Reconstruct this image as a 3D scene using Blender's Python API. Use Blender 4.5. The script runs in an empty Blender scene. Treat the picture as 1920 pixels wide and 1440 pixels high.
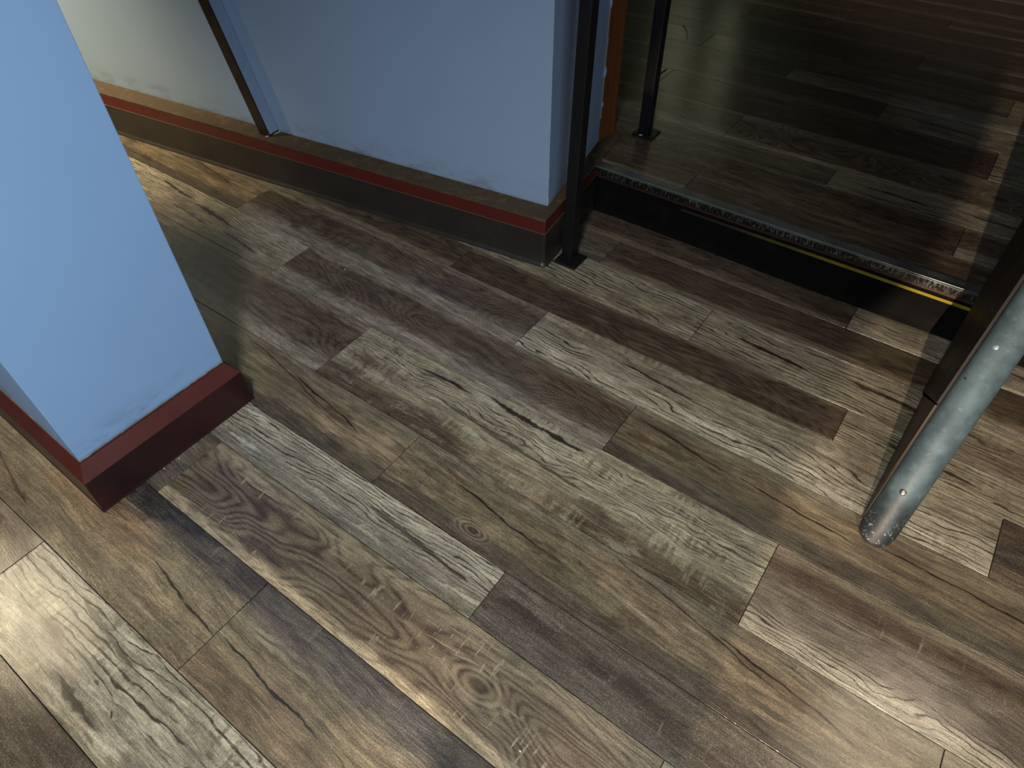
import bpy, bmesh, math, random
from mathutils import Vector, Matrix
random.seed(4)
S = bpy.context.scene
COL = S.collection

# ------------------------------------------------------------------ camera
FPX = 1259.62
cd = bpy.data.cameras.new('camera'); cam = bpy.data.objects.new('camera', cd); COL.objects.link(cam)
RX = Vector((0.81048576, 0.58566704, -0.01034181))
RY = Vector((0.42197351, -0.59601881, -0.6831544))
RZ = Vector((-0.40626493, 0.54932295, -0.73020073))
M = Matrix((( RX.x, -RY.x, -RZ.x, 1.19384),
            ( RX.y, -RY.y, -RZ.y, -1.287025),
            ( RX.z, -RY.z, -RZ.z, 1.30995),
            (0, 0, 0, 1)))
cam.matrix_world = M
cd.sensor_width = 36; cd.sensor_fit = 'HORIZONTAL'; cd.lens = FPX / 1920 * 36
cd.clip_start = 0.02; cd.clip_end = 60
S.camera = cam

# ------------------------------------------------------------------ colour management, world, lights
S.view_settings.view_transform = 'Standard'; S.view_settings.look = 'None'
S.view_settings.gamma = 1.0; S.view_settings.use_curve_mapping = False
S.view_settings.exposure = -0.05
w = bpy.data.worlds.new('world'); S.world = w; w.use_nodes = True
w.node_tree.nodes['Background'].inputs['Color'].default_value = (0.62, 0.74, 1.0, 1)
w.node_tree.nodes['Background'].inputs['Strength'].default_value = 0.03

def lamp(name, kind, loc, power, colour, size=0.1, target=None, size_y=None, spot=None, blend=0.3):
    d = bpy.data.lights.new(name, kind); o = bpy.data.objects.new(name, d); COL.objects.link(o)
    o.location = loc; d.energy = power; d.color = colour
    if kind == 'AREA':
        d.size = size
        if size_y: d.shape = 'RECTANGLE'; d.size_y = size_y
    else:
        d.shadow_soft_size = size
    if kind == 'SPOT': d.spot_size = math.radians(spot); d.spot_blend = blend
    if target is not None:
        o.rotation_euler = (Vector(target) - Vector(loc)).to_track_quat('-Z', 'Y').to_euler()
    return o
# cool daylight from the shop front behind and to the right of the camera
lamp('daylight_opening', 'AREA', (3.6, -3.3, 1.5), 50, (0.68, 0.84, 1.0), 1.3, (-0.2, -0.6, 0.6), 1.2)
# neutral ceiling lamp over the lower floor
lamp('ceiling_lamp_middle', 'SPOT', (1.15, -1.80, 2.5), 255, (0.99, 1.0, 0.97), 0.15, (0.50, -1.05, 0), spot=82, blend=1.0)
# warm lamps
lamp('low_wall_lamp_behind', 'SPOT', (1.585, -4.9, 0.90), 2100, (1.0, 0.78, 0.56), 0.014, (1.38, 0.75, 0.0), spot=25, blend=0.35)
lamp('ceiling_lamp_front', 'SPOT', (2.12, 0.62, 2.55), 75, (1.0, 0.84, 0.60), 0.05, (1.75, -1.1, 0), spot=70, blend=0.8)
lamp('ceiling_lamp_left', 'SPOT', (-2.55, -1.15, 2.5), 820, (1.0, 0.81, 0.50), 0.06, (-2.35, 0.0, 0.3), spot=66, blend=1.0)
lamp('ceiling_lamp_front_left', 'SPOT', (-2.35, -1.66, 2.55), 170, (1.0, 0.84, 0.54), 0.06, (-0.1, -1.55, 0), spot=38, blend=1.0)

# ------------------------------------------------------------------ helpers
def lin(h):
    if isinstance(h, str):
        v = [int(h[i:i+2], 16) / 255 for i in (0, 2, 4)]
    else:
        v = [c / 255 for c in h]
    return tuple((c / 12.92 if c <= 0.04045 else ((c + 0.055) / 1.055) ** 2.4) for c in v) + (1.0,)

class NT:
    """small node-expression builder"""
    def __init__(s, name):
        s.m = bpy.data.materials.new(name); s.m.use_nodes = True
        s.t = s.m.node_tree; s.n = s.t.nodes; s.l = s.t.links
        s.b = s.n['Principled BSDF']
    def put(s, sock, v):
        if isinstance(v, bpy.types.NodeSocket): s.l.new(v, sock)
        elif v is not None: sock.default_value = v
    def math(s, op, a, b=None, c=None, clamp=False):
        n = s.n.new('ShaderNodeMath'); n.operation = op; n.use_clamp = clamp
        s.put(n.inputs[0], a)
        if b is not None: s.put(n.inputs[1], b)
        if c is not None: s.put(n.inputs[2], c)
        return n.outputs[0]
    def add(s, a, b): return s.math('ADD', a, b)
    def sub(s, a, b): return s.math('SUBTRACT', a, b)
    def mul(s, a, b): return s.math('MULTIPLY', a, b)
    def mx(s, a, b): return s.math('MAXIMUM', a, b)
    def abs(s, a): return s.math('ABSOLUTE', a)
    def ss(s, x, lo, hi):
        n = s.n.new('ShaderNodeMapRange'); n.interpolation_type = 'SMOOTHSTEP'
        s.put(n.inputs[0], x); s.put(n.inputs[1], lo); s.put(n.inputs[2], hi)
        n.inputs[3].default_value = 0; n.inputs[4].default_value = 1
        return n.outputs[0]
    def mixc(s, f, a, b, mode='MIX'):
        n = s.n.new('ShaderNodeMix'); n.data_type = 'RGBA'; n.blend_type = mode
        s.put(n.inputs[0], f); s.put(n.inputs[6], a); s.put(n.inputs[7], b)
        return n.outputs[2]
    def xyz(s, x, y, z=0.0):
        n = s.n.new('ShaderNodeCombineXYZ'); s.put(n.inputs[0], x); s.put(n.inputs[1], y); s.put(n.inputs[2], z)
        return n.outputs[0]
    def noise(s, vec, scale=1, detail=4, rough=0.55, dist=0.0, col=False):
        n = s.n.new('ShaderNodeTexNoise'); s.put(n.inputs['Vector'], vec); n.inputs['Scale'].default_value = scale
        n.inputs['Detail'].default_value = detail; n.inputs['Roughness'].default_value = rough
        n.inputs['Distortion'].default_value = dist
        return n.outputs[1 if col else 0]
    def bump(s, h, strength, dist=0.001, normal=None):
        n = s.n.new('ShaderNodeBump'); s.put(n.inputs['Height'], h); n.inputs['Strength'].default_value = strength
        n.inputs['Distance'].default_value = dist
        if normal is not None: s.l.new(normal, n.inputs['Normal'])
        return n.outputs[0]
    def obj(s):
        return s.n.new('ShaderNodeTexCoord').outputs['Object']
    def sep(s, v):
        n = s.n.new('ShaderNodeSeparateXYZ'); s.l.new(v, n.inputs[0]); return n.outputs
    def geo(s): return s.n.new('ShaderNodeNewGeometry').outputs['Position']
    def out(s, col, rough=0.5, normal=None, metal=0.0, spec=0.5):
        s.put(s.b.inputs['Base Color'], col); s.put(s.b.inputs['Roughness'], rough)
        s.put(s.b.inputs['Metallic'], metal); s.b.inputs['Specular IOR Level'].default_value = spec
        if normal is not None: s.l.new(normal, s.b.inputs['Normal'])
        return s.m

MATS = {}

def plain(name, colour, rough=0.5, metal=0.0, spec=0.5, var=0.12, scale=25, bump=0.0, dirt=None, dirt_amt=0.4, dirt_scale=9, aniso=(1, 1, 1)):
    t = NT(name); g = t.geo()
    mp = t.n.new('ShaderNodeMapping'); t.l.new(g, mp.inputs[0]); mp.inputs['Scale'].default_value = aniso
    p = mp.outputs[0]
    n1 = t.noise(p, scale, 6, 0.6)
    v = t.math('MULTIPLY_ADD', n1, 2 * var, 1 - var)
    c = t.mixc(1.0, lin(colour), t.xyz(v, v, v), 'MULTIPLY')
    if dirt:
        n2 = t.noise(p, dirt_scale, 8, 0.68)
        c = t.mixc(t.mul(t.ss(n2, 0.48, 0.70), dirt_amt), c, lin(dirt))
    r = t.math('MULTIPLY_ADD', t.noise(p, scale * 0.7, 4), 0.25, rough - 0.12, clamp=True)
    nm = t.bump(t.noise(p, scale * 8, 5), bump, 0.0006) if bump else None
    return t.out(c, r, nm, metal, spec)

def print_mat(name, c_main, c_cloud, c_edge_lo=None, c_edge_hi=None, w_lo=0.25, w_hi=0.25, cloud=0.5, cloud_sc=(3.2, 1.9),
              lines=0.0, line_v=(0.0, 1.0), line_f=11.0, line_col='3f3a34', cross=0.0, cross_col='9a927f', cross_v=(0.0, 1.0), saw=0.0,
              cracks=(), knots=(), spots=(), cathedral=0.0, stipple=0.3, patch=(), lohi_noise=0.16, fine=1.0, slant=0.0, white=0.0, gloss=0.29):
    """printed vinyl plank: UV x = metres along the plank, y = 0..1 across it"""
    t = NT(name)
    uvn = t.n.new('ShaderNodeUVMap'); uvn.uv_map = 'UVMap'
    sx = t.sep(uvn.outputs[0]); u, v = sx[0], sx[1]
    at = t.n.new('ShaderNodeAttribute'); at.attribute_type = 'OBJECT'; at.attribute_name = 'print_seed'
    seed = at.outputs['Fac']
    # distortion fields
    wob = t.noise(t.xyz(t.mul(u, 3.4), t.mul(v, 1.6), seed), 1, 3, 0.5)
    wob2 = t.noise(t.xyz(t.mul(u, 17), t.mul(v, 5), t.add(seed, 3.3)), 1, 3, 0.5)
    vd = t.add(v, t.math('MULTIPLY_ADD', wob, 0.24, -0.12))
    vd = t.add(vd, t.math('MULTIPLY_ADD', wob2, 0.022, -0.011))
    vd = t.add(vd, t.mul(u, slant))
    # knots bend the grain around themselves
    kn_dark = None; kn_ring = None
    for (ku, kv, kr) in knots:
        du = t.mul(t.sub(u, ku), 1.0 / kr); dv = t.mul(t.sub(v, kv), 0.175 / kr * 1.35)
        d2 = t.add(t.mul(du, t.mul(du, 0.35)), t.mul(dv, dv))
        g = t.math('POWER', 2.718, t.mul(d2, -0.30))
        vd = t.add(vd, t.mul(g, t.mul(dv, -0.13 * kr / 0.02)))
        d = t.math('SQRT', t.add(d2, t.math('MULTIPLY_ADD', wob2, 0.8, -0.35)))
        ring = t.mul(t.math('MULTIPLY_ADD', t.math('SINE', t.mul(d, 9.0)), 0.5, 0.5), t.sub(1.0, t.ss(d, 1.0, 3.2)))
        core = t.sub(1.0, t.ss(d, 0.25, 1.3))
        kn_dark = core if kn_dark is None else t.mx(kn_dark, core)
        kn_ring = ring if kn_ring is None else t.mx(kn_ring, ring)
    # colour clouds
    cn = t.noise(t.xyz(t.mul(u, cloud_sc[0]), t.mul(vd, cloud_sc[1]), t.add(seed, 7.1)), 1, 5, 0.6)
    c = t.mixc(t.ss(cn, 0.68 - cloud * 0.36, 0.84 - cloud * 0.36), lin(c_main), lin(c_cloud))
    en = t.math('MULTIPLY_ADD', t.add(t.mul(t.noise(t.xyz(t.mul(u, 3.2), t.mul(v, 9), t.add(seed, 1.7)), 1, 8, 0.72), 0.6), t.mul(t.noise(t.xyz(t.mul(u, 16), t.mul(v, 60), t.add(seed, 1.1)), 1, 4, 0.6), 0.4)), 5 * lohi_noise, -2.5 * lohi_noise)
    if c_edge_lo: c = t.mixc(t.sub(1.0, t.ss(t.add(v, en), w_lo * 0.55, w_lo * 1.25)), c, lin(c_edge_lo))
    if c_edge_hi: c = t.mixc(t.ss(t.add(v, en), 1 - w_hi * 1.25, 1 - w_hi * 0.55), c, lin(c_edge_hi))
    def window(lo, hi, soft=0.07, src=None):
        s0 = t.add(v, t.mul(en, 0.5)) if src is None else src
        return t.mul(t.ss(s0, lo - soft, lo + soft), t.sub(1.0, t.ss(s0, hi - soft, hi + soft)))
    for (pu0, pu1, pv0, pv1, pc, pa) in patch:
        wu = t.add(u, t.mul(en, 0.35))
        mk = t.mul(t.mul(t.ss(wu, pu0 - 0.06, pu0 + 0.06), t.sub(1.0, t.ss(wu, pu1 - 0.06, pu1 + 0.06))), window(pv0, pv1, 0.1))
        c = t.mixc(t.mul(mk, pa), c, t.mixc(1.0, lin(pc), t.xyz(1.0, 1.0, 1.0), 'MULTIPLY'))
    # long streaks of grain
    g1 = t.noise(t.xyz(t.mul(u, 5), t.mul(vd, 22), t.add(seed, 2.2)), 1, 8, 0.7); g1 = t.ss(g1, 0.27, 0.73)
    g2 = t.noise(t.xyz(t.mul(u, 20), t.mul(vd, 110), t.add(seed, 5.2)), 1, 5, 0.75); g2 = t.ss(g2, 0.25, 0.75)
    k = t.math('MULTIPLY_ADD', g1, 0.85 * fine, 1 - 0.43 * fine)
    k2 = t.math('MULTIPLY_ADD', g2, 0.6 * fine, 1 - 0.30 * fine)
    mott = t.noise(t.xyz(t.mul(u, 14), t.mul(v, 7), t.add(seed, 6.4)), 1, 8, 0.75); mott = t.ss(mott, 0.3, 0.7)
    k3 = t.math('MULTIPLY_ADD', mott, 0.6, 0.7)
    k = t.mul(t.mul(k, k2), k3)
    c = t.mixc(1.0, c, t.xyz(k, k, k), 'MULTIPLY')
    fib = t.noise(t.xyz(t.mul(u, 7), t.mul(vd, 62), t.add(seed, 35.0)), 1, 6, 0.7)
    c = t.mixc(t.mul(t.ss(fib, 0.54, 0.66), 0.42 * fine), c, lin('3b3029'))
    c = t.mixc(t.mul(t.ss(t.sub(1.0, fib), 0.56, 0.68), 0.25 * fine), c, lin('aaa392'))
    # reddish / greenish drift of the print
    tint = t.noise(t.xyz(t.mul(u, 7), t.mul(v, 4), t.add(seed, 9.9)), 1, 4, 0.6)
    c = t.mixc(t.mul(t.ss(tint, 0.5, 0.7), 0.18), c, lin('7e6a5c'))
    c = t.mixc(t.mul(t.ss(t.sub(1.0, tint), 0.50, 0.66), 0.34), c, lin('7d7a62'))
    if white:
        wn = t.noise(t.xyz(t.mul(u, 7), t.mul(vd, 5), t.add(seed, 4.4)), 1, 6, 0.7)
        c = t.mixc(t.mul(t.ss(wn, 0.54, 0.66), white), c, lin('bfc1b2'))
    height = g2
    if cathedral:
        ca = t.noise(t.xyz(t.mul(u, 1.7), t.mul(vd, 1.25), t.add(seed, 8.1)), 1, 2, 0.4)
        f = t.math('FRACT', t.mul(ca, 30))
        cl = t.mul(t.ss(f, 0.0, 0.45), t.sub(1.0, t.ss(f, 0.62, 1.0)))
        c = t.mixc(t.mul(cl, cathedral), c, lin('a3967d'))
        f2 = t.math('FRACT', t.math('MULTIPLY_ADD', ca, 30, 0.45))
        cl2 = t.mul(t.ss(f2, 0.25, 0.5), t.sub(1.0, t.ss(f2, 0.55, 0.7)))
        c = t.mixc(t.mul(cl2, cathedral * 0.8), c, lin('43362b'))
    if lines:
        # engraved, nearly parallel dark grain lines that swell and fade
        line_f = line_f * 1.35
        fld = t.add(t.mul(vd, line_f), t.mul(t.noise(t.xyz(t.mul(u, 5), t.mul(v, 2.6), t.add(seed, 12.0)), 1, 3, 0.5), line_f * 0.34))
        f = t.math('FRACT', fld)
        tri = t.abs(t.sub(f, 0.5))
        brk = t.noise(t.xyz(t.mul(u, 13), t.mul(v, 17), t.add(seed, 15.0)), 1, 4, 0.6)
        thick = t.math('MULTIPLY_ADD', brk, 0.58, -0.205)
        ln = t.sub(1.0, t.ss(tri, t.mul(thick, 0.55), t.add(t.mx(thick, 0.0), 0.035)))
        rough_edge = t.noise(t.xyz(t.mul(u, 240), t.mul(v, 60), seed), 1, 2, 0.6)
        ln = t.mul(ln, t.ss(rough_edge, 0.18, 0.5))
        ln = t.mul(ln, window(line_v[0], line_v[1], 0.05))
        area = t.noise(t.xyz(t.mul(u, 3), t.mul(v, 3), t.add(seed, 18.0)), 1, 3, 0.5)
        ln = t.mul(ln, t.ss(area, 0.30, 0.44))
        c = t.mixc(t.mul(ln, lines), c, lin(line_col))
        hl = t.mul(t.ss(tri, 0.1, 0.3), window(line_v[0], line_v[1], 0.05))
        c = t.mixc(t.mul(t.mul(hl, t.ss(area, 0.34, 0.5)), 0.25 * lines), c, lin('aaa89a'))
        height = t.sub(height, t.mul(ln, 1.2))
    if saw:
        # saw marks: short dark bars across the grain
        sn = t.noise(t.xyz(t.mul(u, 75), t.mul(v, 3.5), t.add(seed, 21.0)), 1, 3, 0.5)
        sa = t.noise(t.xyz(t.mul(u, 4.5), t.mul(v, 5.5), t.add(seed, 23.0)), 1, 3, 0.5)
        sm = t.mul(t.ss(sn, 0.50, 0.62), t.ss(sa, 0.52, 0.62))
        sm = t.mul(sm, t.ss(g2, 0.35, 0.55))
        c = t.mixc(t.mul(sm, saw), c, lin('57503e'))
        sm2 = t.mul(t.ss(t.sub(1.0, sn), 0.52, 0.62), t.ss(sa, 0.52, 0.62))
        c = t.mixc(t.mul(sm2, saw * 0.4), c, lin('a8a793'))
    if cross:
        # pale scratches in two directions
        s1 = t.noise(t.xyz(t.mul(u, 90), t.mul(v, 2.5), t.add(seed, 25.0)), 1, 3, 0.6)
        s2 = t.noise(t.xyz(t.mul(u, 5), t.mul(vd, 32), t.add(seed, 27.0)), 1, 3, 0.6)
        ar = t.noise(t.xyz(t.mul(u, 4.0), t.mul(v, 2.4), t.add(seed, 29.0)), 1, 3, 0.5)
        m = t.mul(t.mx(t.ss(s1, 0.60, 0.67), t.ss(s2, 0.60, 0.68)), t.ss(ar, 0.47, 0.58))
        m = t.mul(m, window(cross_v[0], cross_v[1], 0.08))
        c = t.mixc(t.mul(m, cross), c, lin(cross_col))
    st = t.noise(t.xyz(t.mul(u, 330), t.mul(v, 70), t.add(seed, 31.0)), 1, 3, 0.75)
    stipple = stipple + 0.14
    c = t.mixc(t.mul(t.ss(st, 0.5, 0.62), stipple), c, lin('463c33'))
    c = t.mixc(t.mul(t.ss(t.sub(1.0, st), 0.54, 0.66), stipple * 0.5), c, lin('b3ab98'))
    for (u0, v0, u1, v1, th, depth) in cracks:
        sl = (v1 - v0) / (u1 - u0)
        line = t.math('MULTIPLY_ADD', u, sl, v0 - sl * u0)
        cr_n = t.noise(t.xyz(t.mul(u, 7), 0.5, v0 * 31), 1, 4, 0.5)
        dd = t.abs(t.sub(t.add(v, t.math('MULTIPLY_ADD', cr_n, 0.16, -0.08)), line))
        ra = t.mul(t.ss(u, u0 - 0.015, u0 + 0.06), t.sub(1.0, t.ss(u, u1 - 0.09, u1 + 0.015)))
        tw = t.noise(t.xyz(t.mul(u, 38), 3.5, v0 * 17), 1, 3, 0.6)
        tk = t.mul(t.mul(t.math('MULTIPLY_ADD', tw, 2.6, -0.55), ra), th)
        mk = t.mul(t.sub(1.0, t.ss(t.add(dd, t.math('MULTIPLY_ADD', g2, 0.016, -0.008)), t.mul(tk, 0.5), t.add(t.mul(tk, 1.0), 0.006))), t.ss(ra, 0.0, 0.35))
        halo = t.mul(t.mul(t.sub(1.0, t.ss(dd, 0.0, 0.14)), ra), t.ss(g1, 0.3, 0.6))
        c = t.mixc(t.mul(halo, 0.38 * depth), c, lin('5f4d3c'))
        c = t.mixc(t.mul(mk, depth), c, lin('2a221b'))
        height = t.sub(height, mk)
    for (su, sv, sr, sc) in spots:
        du = t.mul(t.sub(u, su), 0.75 / sr); dv = t.mul(t.sub(v, sv), 0.175 * 1.5 / sr)
        d = t.add(t.math('SQRT', t.add(t.mul(du, du), t.mul(dv, dv))), t.math('MULTIPLY_ADD', t.add(mott, fib), 1.3, -1.3))
        c = t.mixc(t.mul(t.sub(1.0, t.ss(d, 0.2, 1.2)), 0.65), c, lin(sc))
    if knots:
        c = t.mixc(t.mul(kn_ring, 0.45), c, lin('a39a86'))
        c = t.mixc(t.mul(kn_dark, 0.72), c, lin('4a3d34'))
    hs = t.n.new('ShaderNodeHueSaturation'); hs.inputs['Saturation'].default_value = 0.66; t.l.new(c, hs.inputs['Color'])
    gm = t.n.new('ShaderNodeGamma'); gm.inputs['Gamma'].default_value = 1.46; t.l.new(hs.outputs[0], gm.inputs[0])
    c = t.mixc(1.0, gm.outputs[0], (1.70, 1.61, 1.47, 1), 'MULTIPLY')
    nf = t.noise(t.xyz(t.mul(u, 130), t.mul(v, 62), t.add(seed, 40)), 1, 3, 0.7)
    bmp = t.bump(height, 0.28, 0.0012)
    bmp = t.bump(nf, 0.20, 0.0009, bmp)
    rgh = t.math('MULTIPLY_ADD', g2, 0.20, gloss - 0.15)
    t.b.inputs['Coat Weight'].default_value = 0.4; t.b.inputs['Coat Roughness'].default_value = 0.10
    cb = t.bump(t.add(t.mul(g2, 0.5), nf), 0.13, 0.0008); t.l.new(cb, t.b.inputs['Coat Normal'])
    return t.out(c, t.add(rgh, 0.12), bmp, 0, 0.3)

# ------------------------------------------------------------------ plank prints
PR = {}
# A: pale weathered grey with black engraved lines
PR['pale_lined'] = print_mat('vinyl_print_pale_lined', '8c877a', '79746a', 'a09c8e', None, 0.35, cloud=0.35, lines=0.95, line_v=(0.02, 0.62), line_f=10,
    saw=0.55, cracks=((0.28, 0.62, 0.52, 0.55, 0.03, 0.8),), white=0.25, stipple=0.22, patch=((0.0, 1.3, 0.62, 1.0, '827a68', 0.5),), slant=0.25)
PR['pale_lined_b'] = print_mat('vinyl_print_pale_knotty', '8e8774', '75695a', None, '8f8a7c', 0.2, 0.25, cloud=0.5, lines=0.9, line_v=(0.05, 0.95), line_f=9,
    saw=0.35, cracks=((0.10, 0.56, 0.33, 0.42, 0.06, 0.85), (0.40, 0.62, 0.75, 0.5, 0.05, 0.7)), white=0.15, stipple=0.22, slant=0.3)
PR['pale_narrow'] = print_mat('vinyl_print_pale_chalky', '85837a', '74726c', '7b7972', '9a9a8e', 0.25, 0.35, cloud=0.4, lines=1.0, line_v=(0.38, 1.05), line_f=11,
    white=0.55, stipple=0.3, slant=-0.28, cracks=((0.86, 0.62, 1.18, 0.46, 0.07, 0.55),))
PR['pale_wide'] = print_mat('vinyl_print_pale_wide', '8d8978', '9b9a8c', '5f5042', None, 0.30, cloud=0.45, lines=0.75, line_v=(0.42, 0.86), line_f=17,
    saw=0.7, cross=0.5, cross_v=(0.0, 0.5), white=0.3, stipple=0.25, lohi_noise=0.07,
    cracks=((0.235, 0.80, 0.41, 0.83, 0.042, 0.85), (0.45, 0.89, 0.76, 0.84, 0.045, 0.85), (0.36, 0.52, 0.82, 0.40, 0.035, 0.5)),
    patch=((0.50, 0.80, 0.0, 0.40, '9a8f78', 0.5), (0.05, 0.34, 0.4, 0.6, '6c5c54', 0.6)))
# B: dark brown heart with grey sapwood along the lower edge
PR['brown_grey'] = print_mat('vinyl_print_brown_grey', '54443a', '6a5645', '85807a', '7c7467', 0.33, 0.14, cloud=0.5, cathedral=0.12, stipple=0.3, lohi_noise=0.13,
    patch=((0.75, 1.3, 0.25, 0.55, '4c4745', 0.7), (0.9, 1.2, 0.45, 0.9, '594331', 0.7)), slant=0.28, spots=((0.25, 0.30, 0.03, '4f4238'),))
PR['brown_smooth'] = print_mat('vinyl_print_brown_smooth', '54463a', '473a30', '7a6d5a', None, 0.22, cloud=0.5, cathedral=0.1, stipple=0.25, slant=0.1, lohi_noise=0.08)
PR['brown_dark'] = print_mat('vinyl_print_brown_dark', '4b3c31', '5d4b3b', None, '6b5f4f', 0.2, 0.14, cloud=0.5, stipple=0.25, slant=0.2, cathedral=0.1)
# C: olive tan with one long dark crack and soft knots
PR['tan_crack'] = print_mat('vinyl_print_tan_cracked', '756a55', '867760', '5a534a', '767061', 0.25, 0.2, cloud=0.5, stipple=0.28, lohi_noise=0.18,
    cracks=((0.80, 0.78, 1.10, 0.50, 0.014, 0.95), (0.16, 0.68, 0.52, 0.42, 0.015, 0.9), (0.56, 0.95, 0.98, 0.52, 0.012, 0.7)),
    knots=((0.272, 0.21, 0.013),), spots=((0.63, 0.22, 0.03, '4f3c2c'), (0.45, 0.49, 0.045, '54483d'), (0.98, 0.62, 0.035, '5b4433')), slant=0.2)
PR['tan_right'] = print_mat('vinyl_print_tan_branching', '6f6450', '7f7158', '5b564e', '7a7362', 0.3, 0.2, cloud=0.5, stipple=0.28, lohi_noise=0.15,
    cracks=((0.02, 0.80, 0.30, 0.60, 0.02, 0.75), (0.30, 0.62, 0.58, 0.52, 0.014, 0.95), (0.62, 0.66, 0.98, 0.60, 0.012, 0.9)),
    spots=((0.06, 0.50, 0.03, '5c4430'), (0.16, 0.50, 0.04, '58503f')), slant=0.15)
PR['tan_wide'] = print_mat('vinyl_print_tan_smoky', '7a7059', '8a7c64', '756a55', '3a363b', 0.3, 0.30, cloud=0.5, stipple=0.3, cross=0.25, cross_col='8b8684', cross_v=(0.7, 1.0),
    cracks=((0.02, 0.42, 0.31, 0.34, 0.015, 0.95), (0.98, 0.50, 1.24, 0.36, 0.015, 0.95), (0.35, 0.33, 0.62, 0.12, 0.010, 0.6)),
    patch=((0.02, 0.50, 0.60, 0.98, '6d6b6c', 0.5), (0.0, 0.6, 0.0, 0.3, '6d5a42', 0.5), (0.55, 0.95, 0.35, 0.7, '7b5a38', 0.6)), lohi_noise=0.14, slant=0.1)
# D: mid-brown cathedral grain, pale sapwood at the lower edge, knot and pale scratches
PR['brown_knot'] = print_mat('vinyl_print_brown_knotted', '5d4f40', '514438', '9c9076', '7b7262', 0.13, 0.25, cloud=0.45, cathedral=0.26, cross=0.85, cross_v=(0.12, 0.9), stipple=0.22,
    knots=((0.876, 0.50, 0.020),), lohi_noise=0.06, spots=((0.24, 0.62, 0.035, '4a3a30'),),
    patch=((0.02, 0.24, 0.3, 0.8, '4d4038', 0.7),))
# E: nearly black-grey stippled, brown streak
PR['slate_streak'] = print_mat('vinyl_print_slate_streaked', '5f5a55', '6d6660', None, None, cloud=0.5, stipple=0.5, cross=0.35, cross_v=(0.2, 0.8), slant=0.42,
    patch=((0.0, 0.45, 0.42, 0.68, '40342d', 0.9), (0.35, 0.9, 0.2, 0.5, '4b3d32', 0.6), (0.35, 1.3, 0.72, 1.0, '736b5a', 0.5)), spots=((0.32, 0.62, 0.03, '4a4036'),))
PR['grey_striped'] = print_mat('vinyl_print_grey_striped', '716962', '7b746d', '9e9a8d', '7a7264', 0.20, 0.14, cloud=0.5, lines=0.95, line_v=(0.0, 0.26), line_f=16,
    stipple=0.25, cross=0.5, cross_v=(0.62, 0.85), patch=((0.0, 1.3, 0.66, 0.88, '503e31', 0.85), (0.5, 1.3, 0.4, 0.7, '594a3f', 0.6)), lohi_noise=0.08)
PR['purple_dark'] = print_mat('vinyl_print_purple_dark', '544740', '3f3838', '6b5f50', None, 0.25, cloud=0.6, stipple=0.45, patch=((0, 2, 0.6, 1.0, '5a4c3e', 0.6),))
PR['pale_left'] = print_mat('vinyl_print_pale_flecked', '91897a', '7c7161', '827b6e', '9c9687', 0.2, 0.4, cloud=0.4, lines=1.0, line_v=(0.6, 1.02), line_f=13, white=0.2, stipple=0.2,
    cracks=((0.44, 0.80, 0.66, 0.72, 0.05, 0.9), (0.68, 0.64, 0.92, 0.52, 0.07, 0.9), (0.90, 0.35, 1.12, 0.22, 0.03, 0.8), (0.60, 0.40, 0.85, 0.28, 0.05, 0.5)))
PR['pale_front'] = print_mat('vinyl_print_pale_saw_marked', '89857a', '7a766c', '8d8674', '918f83', 0.22, 0.3, cloud=0.4, lines=1.0, line_v=(0.45, 0.98), line_f=9, saw=0.7, white=0.3, stipple=0.22,
    spots=((0.375, 0.44, 0.006, '1c1814'), (0.20, 0.45, 0.03, '58422e')), cracks=((0.30, 0.28, 0.46, 0.20, 0.07, 0.6), (0.20, 0.86, 0.42, 0.74, 0.07, 0.5)), slant=-0.12)

M_wood_sub = plain('subfloor_black', '14110e', 0.9)

# ------------------------------------------------------------------ mesh helpers
def link(name, me, mat, parent=None, loc=(0, 0, 0)):
    o = bpy.data.objects.new(name, me); COL.objects.link(o)
    if mat: me.materials.append(mat)
    if parent: o.parent = parent
    o.location = loc
    return o
def from_bm(name, bm, mat, parent=None, origin=(0, 0, 0), smooth=False):
    """bm is in world coordinates; origin becomes the object's base; parent has its own world origin"""
    bmesh.ops.recalc_face_normals(bm, faces=bm.faces)
    org = Vector(origin)
    pl = Vector(parent.get('_org', (0, 0, 0))) if parent else Vector((0, 0, 0))
    if parent: org = pl
    for v in bm.verts: v.co -= org
    me = bpy.data.meshes.new(name); bm.to_mesh(me); bm.free()
    if smooth: me.polygons.foreach_set('use_smooth', [True] * len(me.polygons))
    o = link(name, me, mat, parent, (0, 0, 0) if parent else org)
    return o
def empty(name, loc, label, cat=None, kind=None, group=None):
    o = bpy.data.objects.new(name, None); COL.objects.link(o); o.location = loc; o.empty_display_size = 0.05
    o['label'] = label
    if cat: o['category'] = cat
    if kind: o['kind'] = kind
    if group: o['group'] = group
    o['_org'] = tuple(loc)
    return o
def tag(o, label=None, cat=None, kind=None, group=None):
    if label: o['label'] = label
    if cat: o['category'] = cat
    if kind: o['kind'] = kind
    if group: o['group'] = group
    return o
def prism(bm, pts, z0, z1):
    """vertical prism of a polygon; z may be a number or a list"""
    n = len(pts)
    a = [bm.verts.new((p[0], p[1], z0)) for p in pts]; b = [bm.verts.new((p[0], p[1], z1)) for p in pts]
    bm.faces.new(a[::-1]); bm.faces.new(b)
    for i in range(n): bm.faces.new((a[i], a[(i + 1) % n], b[(i + 1) % n], b[i]))
def boxb(bm, x0, x1, y0, y1, z0, z1): prism(bm, [(x0, y0), (x1, y0), (x1, y1), (x0, y1)], z0, z1)
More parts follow.
